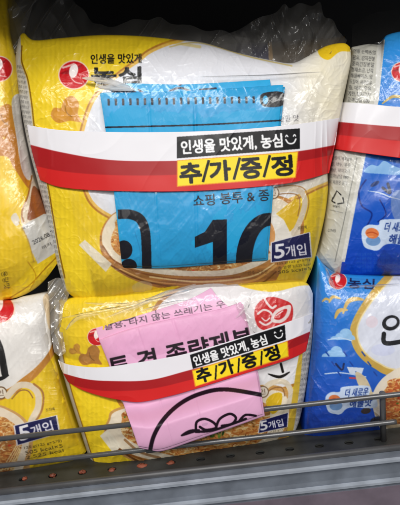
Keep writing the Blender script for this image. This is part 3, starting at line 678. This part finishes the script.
# ------------------------------------------------------------------ PACK E : upper right, blue, side panel toward us
GB = 'blue noodle multipacks on the shelf'
E = Art(305, 15, 490, 300, (24, 96, 190))
g = np.clip((E.Y-30)/230, 0, 1)[..., None]
E.im[:] = (np.array((52, 150, 222))*(1-g)+np.array((22, 70, 184))*g)/255.
E.im *= (1-.06*(fbm(E.X/30, E.Y/36)-.5))[..., None]
pan = [(350, 30), (383, 40), (382, 60), (376, 100), (363, 155), (352, 210), (342, 262), (338, 290), (300, 290), (300, 30)]
E.poly(pan, (196, 194, 184), False); pm = E.mask(pan, False)
E.poly([(378, 34), (385, 40), (379, 100), (366, 155), (355, 210), (345, 262), (341, 262), (351, 210), (362, 155), (375, 100)], (214, 212, 206), False)
tx = ['면류 소맥분(밀', '팜유, 감자전분', '조미간장분말', '정제소금, 난각', '해물베이스, 양', '오징어, 새우함유', '밀, 대두, 우유', '계란, 돼지고기', '고객상담 080', '이 제품은 공정']
for i, yy in enumerate(range(54, 108, 6)):
    x = np.interp(yy, [50, 105, 165, 250], [354, 347, 336, 325]); x2 = np.interp(yy, [45, 105, 160, 215, 262], [380, 372, 358, 347, 338])
    E.text(tx[i % 10], x, yy, x2-x-3, 4.8, (40, 40, 42), -4, .012, .95, pm)
for i, yy in enumerate(range(160, 190, 6)):
    x = np.interp(yy, [50, 105, 165, 250], [352, 345, 331, 322]); x2 = np.interp(yy, [45, 105, 160, 215, 262], [380, 372, 355, 344, 335])
    E.text(tx[(i+5) % 10], x, yy, x2-x-3, 4.0, (60, 60, 62), -4, 0, .85, pm)
E.line([(357, 158), (346, 212), (335, 262)], .7, (110, 110, 106)); E.line([(330, 210), (343, 213)], .6, (120, 120, 116))
for q in ([(333, 199), (337, 191), (341, 195)], [(343, 198), (344, 203), (338, 204)], [(335, 203), (332, 201), (333, 198)]): E.line(q, 1.4, (30, 30, 32), sm=False)
E.text('비닐류', 333, 207.5, 7, 2.6, (40, 40, 40), -4, 0)
E.text('OTHER', 328, 232, 8, 3, (70, 70, 70), -4, 0)
logo(E, 402, 72, 10); E.text('농심', 418, 78, 30, 12, (16, 20, 40), 0, .04)
E.line([(382, 104), (392, 97), (400, 97), (410, 101)], 3.2, (206, 172, 90), taper=True)
E.poly([(364, 172), (371, 165), (378, 166), (384, 161), (392, 165), (399, 168), (408, 171), (402, 175), (380, 174)], (130, 178, 226))
E.line([(368, 191), (380, 193), (390, 197), (402, 200)], 1.4, (200, 210, 230), taper=True)
E.line([(366, 180), (359, 192), (362, 206), (372, 214), (366, 228)], 1.6, (14, 46, 130)); E.line([(380, 200), (386, 214), (378, 222)], 1.4, (14, 46, 130)); E.line([(383, 188), (390, 193), (388, 184)], 3, (16, 40, 80)); E.ell(375, 184, 5, 2, (16, 50, 110), 30)
E.poly([(392, 196), (400, 190), (430, 190), (430, 220), (400, 222), (392, 212)], (150, 160, 190), a=.6)
def sticker(A_, x, y, s, ang, t1, t2):
    a = math.radians(ang)
    def p(u, v): return (x+s*(u*math.cos(a)-v*math.sin(a)), y-s*(u*math.sin(a)+v*math.cos(a)))
    A_.poly([p(-2, 0), p(6, -4), p(12, -4), p(22, 2), p(50, 0), p(50, 12), p(44, 14), p(44, 24), p(16, 25), p(12, 20), p(2, 20), p(-4, 14)], (206, 222, 244))
    A_.ell(*p(7, 5), 7*s, 5*s, (110, 150, 200), ang); A_.ell(*p(6, 12), 6.5*s, 5*s, (226, 124, 70), ang-12); A_.line([p(1, 12), p(6, 13), p(11, 11)], 1.2*s, (190, 84, 44)); A_.line([p(3, 9), p(7, 9)], 1*s, (236, 150, 90), sm=False)
    A_.text(t1, *p(17, 13.5), 25*s, 9*s, (24, 58, 140), ang, .02, shear=.25); A_.text(t2, *p(21, 2), 24*s, 9*s, (24, 58, 140), ang, .03, shear=.25)
sticker(E, 366, 246, 1.05, 0, '더 새로운', '해물맛')
for i in range(5): E.text('시원하고 깊은 해물 국물', 356, 256+i*4.2, 60, 3, (60, 110, 190), 0, 0, .55)
PE = Patch([(352, 47), (368, 44), (381, 44), (387, 35), (410, 30), (440, 28), (478, 28)], [(478, 28), (482, 150), (478, 272)], [(315, 258), (325, 266), (342, 275), (400, 275), (440, 274), (478, 272)],
           [(352, 47), (347, 80), (340, 120), (331, 165), (326, 205), (321, 240), (315, 258)])
pE = Pack('noodle_multipack', 'upper right blue seafood noodle multipack showing its pale text panel', PE, E, 28, -14, 5, 5, 1.1, 9, group=GB, side=(150, 150, 145))
BE = band_art(300, 90, 490, 175, [(300, 118), (340, 122), (400, 127), (490, 132)], [(300, 132), (340, 135), (400, 141), (490, 146)])
pE.sheet('promo_band', Patch([(338, 102), (370, 104), (400, 107), (478, 112)], [(478, 112), (479, 168)], [(328, 148), (370, 154), (400, 158), (478, 168)], [(338, 102), (333, 125), (328, 148)]), BE, bow(3.5, 7), M_BAND, .7, 8, .5, .8, True, 45, extra=pE.pinch)
pE.sheet('clear_film', Patch([(350, 50), (390, 40), (460, 34)], [(460, 34), (462, 100)], [(340, 101), (400, 106), (462, 110)], [(350, 50), (340, 101)]), None, 3, M_FILM, 1.2, 25, .9, 0, False, 26, .8)
pE.sheet('clear_film', Patch([(390, 160), (420, 162), (460, 166)], [(460, 166), (462, 270)], [(376, 272), (410, 273), (462, 270)], [(390, 160), (384, 215), (376, 272)]), None, 4, M_FILM, 1.2, 27, .9, 0, False, 26, .8)
crumple('film_end', Patch([(352, 26), (372, 14), (396, 10), (430, 8)], [(430, 8), (430, 40)], [(352, 50), (384, 48), (430, 40)], [(352, 26), (352, 50)]), pE, -80, -48, 8, M_FILM, 10)

# ------------------------------------------------------------------ PACK F : lower right, blue
F = Art(295, 245, 490, 460, (30, 100, 200))
g = np.clip((F.Y-270)/150, 0, 1)[..., None]
F.im[:] = (np.array((48, 146, 226))*(1-g)+np.array((22, 72, 184))*g)/255.
F.im *= (1-.05*(fbm(F.X/30, F.Y/30)-.5))[..., None]
bw = [(412, 262), (390, 282), (374, 300), (361, 320), (358, 334), (364, 350), (380, 363), (404, 370), (490, 374), (490, 262)]
cb = np.array((430, 320.))
F.poly([tuple(np.array(p)+(np.array(p)-cb)/np.linalg.norm(np.array(p)-cb)*8) for p in bw], (206, 168, 78)); F.poly([tuple(np.array(p)+(np.array(p)-cb)/np.linalg.norm(np.array(p)-cb)*1.5) for p in bw], (240, 220, 160)); F.poly(bw, (222, 226, 240))
F.ell(372, 322, 6, 6, (236, 206, 214), a=.5); F.ell(383, 350, 12, 6, (200, 206, 240), 0, .5)
K_ = (16, 18, 26)
F.ell(391, 323, 9, 7.5, K_, 20); F.ell(391.5, 322.5, 5.6, 4.4, (222, 226, 240), 20); F.line([(408, 306), (408, 340)], 4.5, K_); F.line([(408, 322), (418, 320)], 3.5, K_); F.line([(384, 334), (385, 343), (400, 342), (416, 338)], 4.5, K_)
F.text('성탕면', 424, 345, 56, 36, K_, 3, .05)
logo(F, 338, 281, 8.5); F.text('농심', 348, 288, 26, 10, (20, 24, 70), -3, .03)
GO = (214, 176, 92)
for q_, w_ in (([(322, 302), (326, 299), (331, 301)], 2.6), ([(329, 303), (333, 297), (341, 299)], 3.2), ([(335, 319), (339, 311), (348, 310)], 4), ([(343, 314), (348, 302), (356, 299), (364, 300)], 4.6)): F.line(q_, w_, GO, taper=True)
def cloud(A_, x, y, s, col, a=.9):
    m_ = A_.mask([(x-16*s, y-16*s), (x+16*s, y-16*s), (x+16*s, y), (x-16*s, y)], False)
    for dx, dy, q_ in ((-8, 0, 4), (-2, -3, 4.5), (4, -6, 6), (9, -1, 4.5), (0, 0, 5)): A_.ell(x+dx*s, y+dy*s, q_*s*1.1, q_*s, col, 0, 1, m_)
cloud(F, 342, 340, .95, (150, 196, 236)); cloud(F, 333, 357, .9, (150, 196, 236)); F.line([(328, 340), (340, 338), (352, 341)], 1, (200, 222, 244))
F.poly([(347, 367), (364, 368), (362, 374), (350, 374)], (216, 226, 240), False); F.line([(325, 374), (342, 373), (366, 377)], 1.2, (200, 220, 244)); F.line([(350, 378), (364, 379)], 2, (180, 70, 90), sm=False); F.line([(336, 364), (342, 370), (344, 364)], 2, (20, 40, 90))
for i in range(9): F.line([(326+i*6, 352+(i % 3)*10), (329+i*6, 356+(i % 3)*10)], 1.4, (24, 70, 160), sm=False)
F.poly([(356, 372), (366, 378), (372, 392), (366, 392), (358, 384)], (214, 196, 160)); F.poly([(372, 392), (378, 398), (374, 402), (368, 398)], (214, 196, 160))
F.poly([(374, 412), (372, 398), (378, 384), (390, 373), (410, 366), (490, 362), (490, 440), (395, 440), (380, 428)], (232, 222, 204))
ifm = F.mask([(382, 410), (381, 398), (387, 387), (398, 378), (490, 370), (490, 425), (398, 424), (386, 420)]); F.noodles(ifm, box=(378, 368, 440, 428), n=500, seed=9, base=(196, 96, 50))
F.poly([(374, 412), (386, 420), (400, 425), (400, 432), (384, 426)], (190, 170, 140)); F.ell(366, 411, 5, 3, (60, 50, 50), 10); F.ell(376, 420, 6, 3, (50, 45, 50), 20)
sticker(F, 330, 411, .92, 4, '더 새로운', '해물맛')
for i in range(3): F.text('시원하고 깊은 해물 국물', 320, 424+i*4.4, 60, 3.2, (70, 120, 200), 5, 0, .55)
PFt = Patch([(317, 256), (328, 268), (344, 274), (400, 276), (440, 274), (478, 270)], [(478, 270), (482, 350), (474, 418)], [(303, 440), (330, 438), (370, 433), (400, 429), (440, 424), (474, 418)],
            [(317, 256), (315, 300), (311, 350), (305, 400), (303, 440)])
pF = Pack('noodle_multipack', 'lower right blue noodle multipack with gold birds and a white emblem', PFt, F, 24, -4, 5, 5, 1.0, 11, group=GB, side=(30, 70, 150))
pF.sheet('clear_film', Patch([(318, 262), (345, 276), (400, 278), (465, 276)], [(465, 276), (466, 410)], [(306, 435), (360, 431), (466, 410)], [(318, 262), (312, 350), (306, 435)]), None, 3, M_FILM, 1.0, 29, .9, 0, False, 26, .7)
ff([(345, 287), (370, 286), (400, 284)], 2.5, pF, 4, .6, mat=M_GLINT); ff([(326, 268), (330, 280), (336, 290)], 4, pF, 3.5, .8, mat=M_GLINT)

# ------------------------------------------------------------------ pack lying behind
Hh = Art(165, 10, 365, 120, (84, 66, 34))
Hh.poly([(165, 10), (266, 10), (272, 110), (165, 110)], (20, 24, 84), False); Hh.poly([(266, 10), (270, 10), (276, 110), (272, 110)], (190, 150, 90), False)
Hh.text('농심', 236, 57, 24, 10, (190, 190, 210), -30, .03); Hh.poly([(222, 36), (236, 30), (246, 36), (236, 44)], (60, 80, 90))
Hh.poly([(300, 10), (365, 10), (365, 120), (310, 120)], (96, 74, 28), False)
PH = Patch([(205, 50), (228, 44), (262, 42), (300, 40), (345, 36)], [(345, 36), (350, 105)], [(200, 105), (260, 108), (350, 105)], [(205, 50), (200, 105)])
pH = Pack('noodle_multipack', 'dark navy and brown noodle multipack hidden behind the upper yellow one', PH, Hh, 25, -95, 4, 4, 1.2, 13, back=60, step=.8, side=(60, 50, 30))

# ------------------------------------------------------------------ shelf, rail, fence (world coordinates)
def tagS(o): o['kind'] = 'structure'; return o
def bm_obj(name, bm, mat, parent=None, smooth=False):
    me = bpy.data.meshes.new(name); bmesh.ops.recalc_face_normals(bm, faces=bm.faces); bm.to_mesh(me); bm.free()
    if smooth: me.polygons.foreach_set('use_smooth', np.ones(len(me.polygons), bool))
    return link(name, me, mat, parent)
hp = at_z(260, 452.5, 0); yl = at_z(200, 467, 0)[1]
hy = hp[1]
X0, X1 = -.55, .55
bm = bmesh.new()
def quad(bm, a): return bm.faces.new([bm.verts.new(v) for v in a])
ys0, ys1 = hy-.0095, hy+.0095
quad(bm, [(X0, ys1, 0), (X1, ys1, 0), (X1, .42, 0), (X0, .42, 0)])
quad(bm, [(X0, yl, 0), (X1, yl, 0), (X1, ys0, 0), (X0, ys0, 0)])
cell = .030; n0 = -18
hx0 = hp[0]; hole_x = []
for k in range(n0, 18):
    cx = hx0+k*cell
    N = 24; out = []; inn = []; low = []
    for j in range(N):
        t = 2*math.pi*j/N; c, s = math.cos(t), math.sin(t); m = max(abs(c), abs(s))
        out.append(bm.verts.new((cx+c/m*cell/2, hy+s/m*.0095, 0)))
        inn.append(bm.verts.new((cx+c*.0046, hy+s*.0036, 0))); low.append(bm.verts.new((cx+c*.0046, hy+s*.0036, -.002)))
    for j in range(N):
        q = (j+1) % N
        bm.faces.new([out[j], out[q], inn[q], inn[j]]); bm.faces.new([inn[j], inn[q], low[q], low[j]])
    hole_x.append(cx)
shelf = tagS(bm_obj('shelf', bm, M_SHELF))
bm = bmesh.new(); bmesh.ops.create_cube(bm, size=1, matrix=Matrix.Translation((0, (yl+.004+.42)/2, -.010))@Matrix.Diagonal((1.1, .42-yl-.004, .012, 1)))
tagS(bm_obj('dark_hole_backing', bm, M_BACK))  # dark box added close under the holes so they read black
def extr(name, prof, mat, parent=None, smooth=False):
    bm = bmesh.new(); a = [bm.verts.new((X0, y, z)) for y, z in prof]; b = [bm.verts.new((X1, y, z)) for y, z in prof]
    for i in range(len(prof)): j = (i+1) % len(prof); bm.faces.new([a[i], b[i], b[j], a[j]])
    bm.faces.new(a[::-1]); bm.faces.new(b)
    return bm_obj(name, bm, mat, parent, smooth)
# rounded raised lip
lip = []
for j in range(14): t = math.pi*2*j/14; lip.append((yl-.003+.0035*math.cos(t), -.0005+.0035*math.sin(t)))
tagS(extr('shelf_lip', lip, M_LIP, smooth=True))
yr = yl-.009
t = bpy.data.objects.new('price_rail', None); COL.objects.link(t); t.location = (0, yr, -.06)
t['label'] = 'long blue-grey price rail along the front edge of the shelf'; t['category'] = 'price rail'
extr('rail_face', [(yr+.004, -.003), (yr-.003, -.0045), (yr-.0035, -.010), (yr-.001, -.013), (yr-.002, -.024), (yr-.004, -.030), (yr-.004, -.078), (yr+.004, -.080)], M_RAIL, t)
extr('rail_highlight_edge', [(yr-.0032, -.0048), (yr-.0055, -.006), (yr-.0058, -.0085), (yr-.0037, -.0095)], M_RAIL_HI, t)  # pale edges carry the painted highlight lines of the rail
extr('rail_highlight_edge', [(yr-.0042, -.0275), (yr-.0075, -.029), (yr-.0075, -.0315), (yr-.0042, -.033)], M_RAIL_HI, t)
extr('reflection_strip', [(yr-.0035, -.037), (yr-.0050, -.037), (yr-.0050, -.070), (yr-.0035, -.070)], M_REFLECT, t)  # added strip, coloured as the reddish reflection low on the rail
# wire fence
def tube(bm, pts, r, n=10):
    pts = [Vector(p) for p in pts]; rings = []
    for i, p in enumerate(pts):
        d = (pts[min(i+1, len(pts)-1)]-pts[max(i-1, 0)]).normalized(); a = d.orthogonal().normalized(); 
        if abs(d.x) > .5: a = Vector((0, 0, 1)).cross(d).normalized()
        elif abs(d.z) > .5: a = Vector((1, 0, 0)).cross(d).normalized()
        b = d.cross(a)
        rings.append([bm.verts.new(p+a*r*math.cos(2*math.pi*j/n)+b*r*math.sin(2*math.pi*j/n)) for j in range(n)])
    for q, w in zip(rings, rings[1:]):
        for j in range(n): bm.faces.new([q[j], q[(j+1) % n], w[(j+1) % n], w[j]])
    bm.faces.new(rings[0][::-1]); bm.faces.new(rings[-1])
yf = yl+.006
t = bpy.data.objects.new('wire_rail', None); COL.objects.link(t); t.location = (0, yf, 0)
t['label'] = 'grey wire rail of two rods guarding the front of the shelf'; t['category'] = 'shelf rail'
zu = at_y(200, 416.5, yf)[2]; zl = at_y(200, 443.5, yf)[2]
xe = at_y(396, 418, yf)[0]; xp = at_y(384, 420, yf)[0]
for zz, x1 in ((zu, X1), (zl, xe)):
    bm = bmesh.new(); tube(bm, [(X0, yf, zz), (x1-.01, yf, zz), (x1-.003, yf, zz), (x1, yf, zz-.0002)], .0026); bm_obj('rod', bm, M_WIRE, t, True)
for x in (xp, xp-.62):
    bm = bmesh.new(); tube(bm, [(x, yf+.0035, -.001), (x, yf+.0035, zu-.004), (x, yf+.0035, zu+.002)], .003); bm_obj('post', bm, M_WIRE, t, True)
cxp = at_y(154, 447, yf)
bm = bmesh.new(); tube(bm, [(cxp[0]-.008, yf, zl), (cxp[0]+.008, yf, zl)], .0038); bm_obj('sleeve', bm, M_LIP, t, True)
# added rust-red caps, coloured as the red light coming through some holes
for cx in hole_x:
    if cx < at_z(175, 464, 0)[0] and cx > -.28 :
        bm = bmesh.new(); bmesh.ops.create_uvsphere(bm, u_segments=16, v_segments=8, radius=1, matrix=Matrix.Translation((cx+random.uniform(-.002, .002), hy+random.uniform(-.0015, .0015), -.0002))@Matrix.Rotation(random.uniform(-.5, .5), 4, 'Z')@Matrix.Diagonal((random.uniform(.0026, .0058), random.uniform(.0016, .0042), .0019, 1)))
        for v_ in bm.verts: v_.co += Vector((random.uniform(-1, 1), random.uniform(-1, 1), random.uniform(-.4, .4)))*.0008
        o = bm_obj('hole_light_cap', bm, M_HOLE_RED, None, True)
        o['label'] = 'small rust-red cap added for the red light through a hole of the shelf floor, towards the left'; o['category'] = 'hole cap'; o['group'] = 'rust-red caps added in the shelf holes'
# dark shelf interior
def box(name, c, s, mat):
    bm = bmesh.new(); bmesh.ops.create_cube(bm, size=1, matrix=Matrix.Translation(c)@Matrix.Diagonal((*s, 1))); bmesh.ops.bevel(bm, geom=bm.edges[:], offset=.002, segments=2, affect='EDGES')
    return tagS(bm_obj(name, bm, mat))
box('back_panel', (0, .43, .2), (1.3, .015, .8), M_BACK)
box('upper_shelf', (0, .18, .52), (1.3, .48, .02), M_BACK)

# ------------------------------------------------------------------ camera, light
cam = bpy.data.cameras.new('camera'); co = bpy.data.objects.new('camera', cam); COL.objects.link(co)
Mx = Matrix(((XF[0], YF[0], ZF[0], CAM[0]), (XF[1], YF[1], ZF[1], CAM[1]), (XF[2], YF[2], ZF[2], CAM[2]), (0, 0, 0, 1)))
co.matrix_world = Mx
cam.sensor_fit = 'VERTICAL'; cam.sensor_height = 24; cam.lens = 24*D/505.0; cam.clip_end = 20; cam.clip_start = .02
S.camera = co
w = bpy.data.worlds.new('World'); S.world = w; w.use_nodes = True
bg = w.node_tree.nodes['Background']; bg.inputs[0].default_value = (.92, .95, 1, 1); bg.inputs[1].default_value = .12
def lamp(name, loc, target, sx, sy, e, col=(1, .98, .94)):
    l = bpy.data.lights.new(name, 'AREA'); l.shape = 'RECTANGLE'; l.size = sx; l.size_y = sy; l.energy = e; l.color = col
    o = bpy.data.objects.new(name, l); COL.objects.link(o); o.location = loc
    o.rotation_euler = (Vector(target)-Vector(loc)).to_track_quat('-Z', 'Y').to_euler()
lamp('ceiling_lamp', (-.5, -1.3, 1.7), (0, 0, .2), 1.5, .14, 24)
lamp('ceiling_lamp', (.7, -2.0, 1.7), (0, 0, .2), 1.5, .14, 24)
lamp('ceiling_lamp', (0, -2.4, 1.5), (0, 0, .2), 2.2, .8, 12)
S.view_settings.view_transform = 'Standard'; S.view_settings.look = 'None'; S.view_settings.exposure = 0; S.view_settings.gamma = 1
S.render.engine = 'CYCLES'; S.cycles.transparent_max_bounces = 24
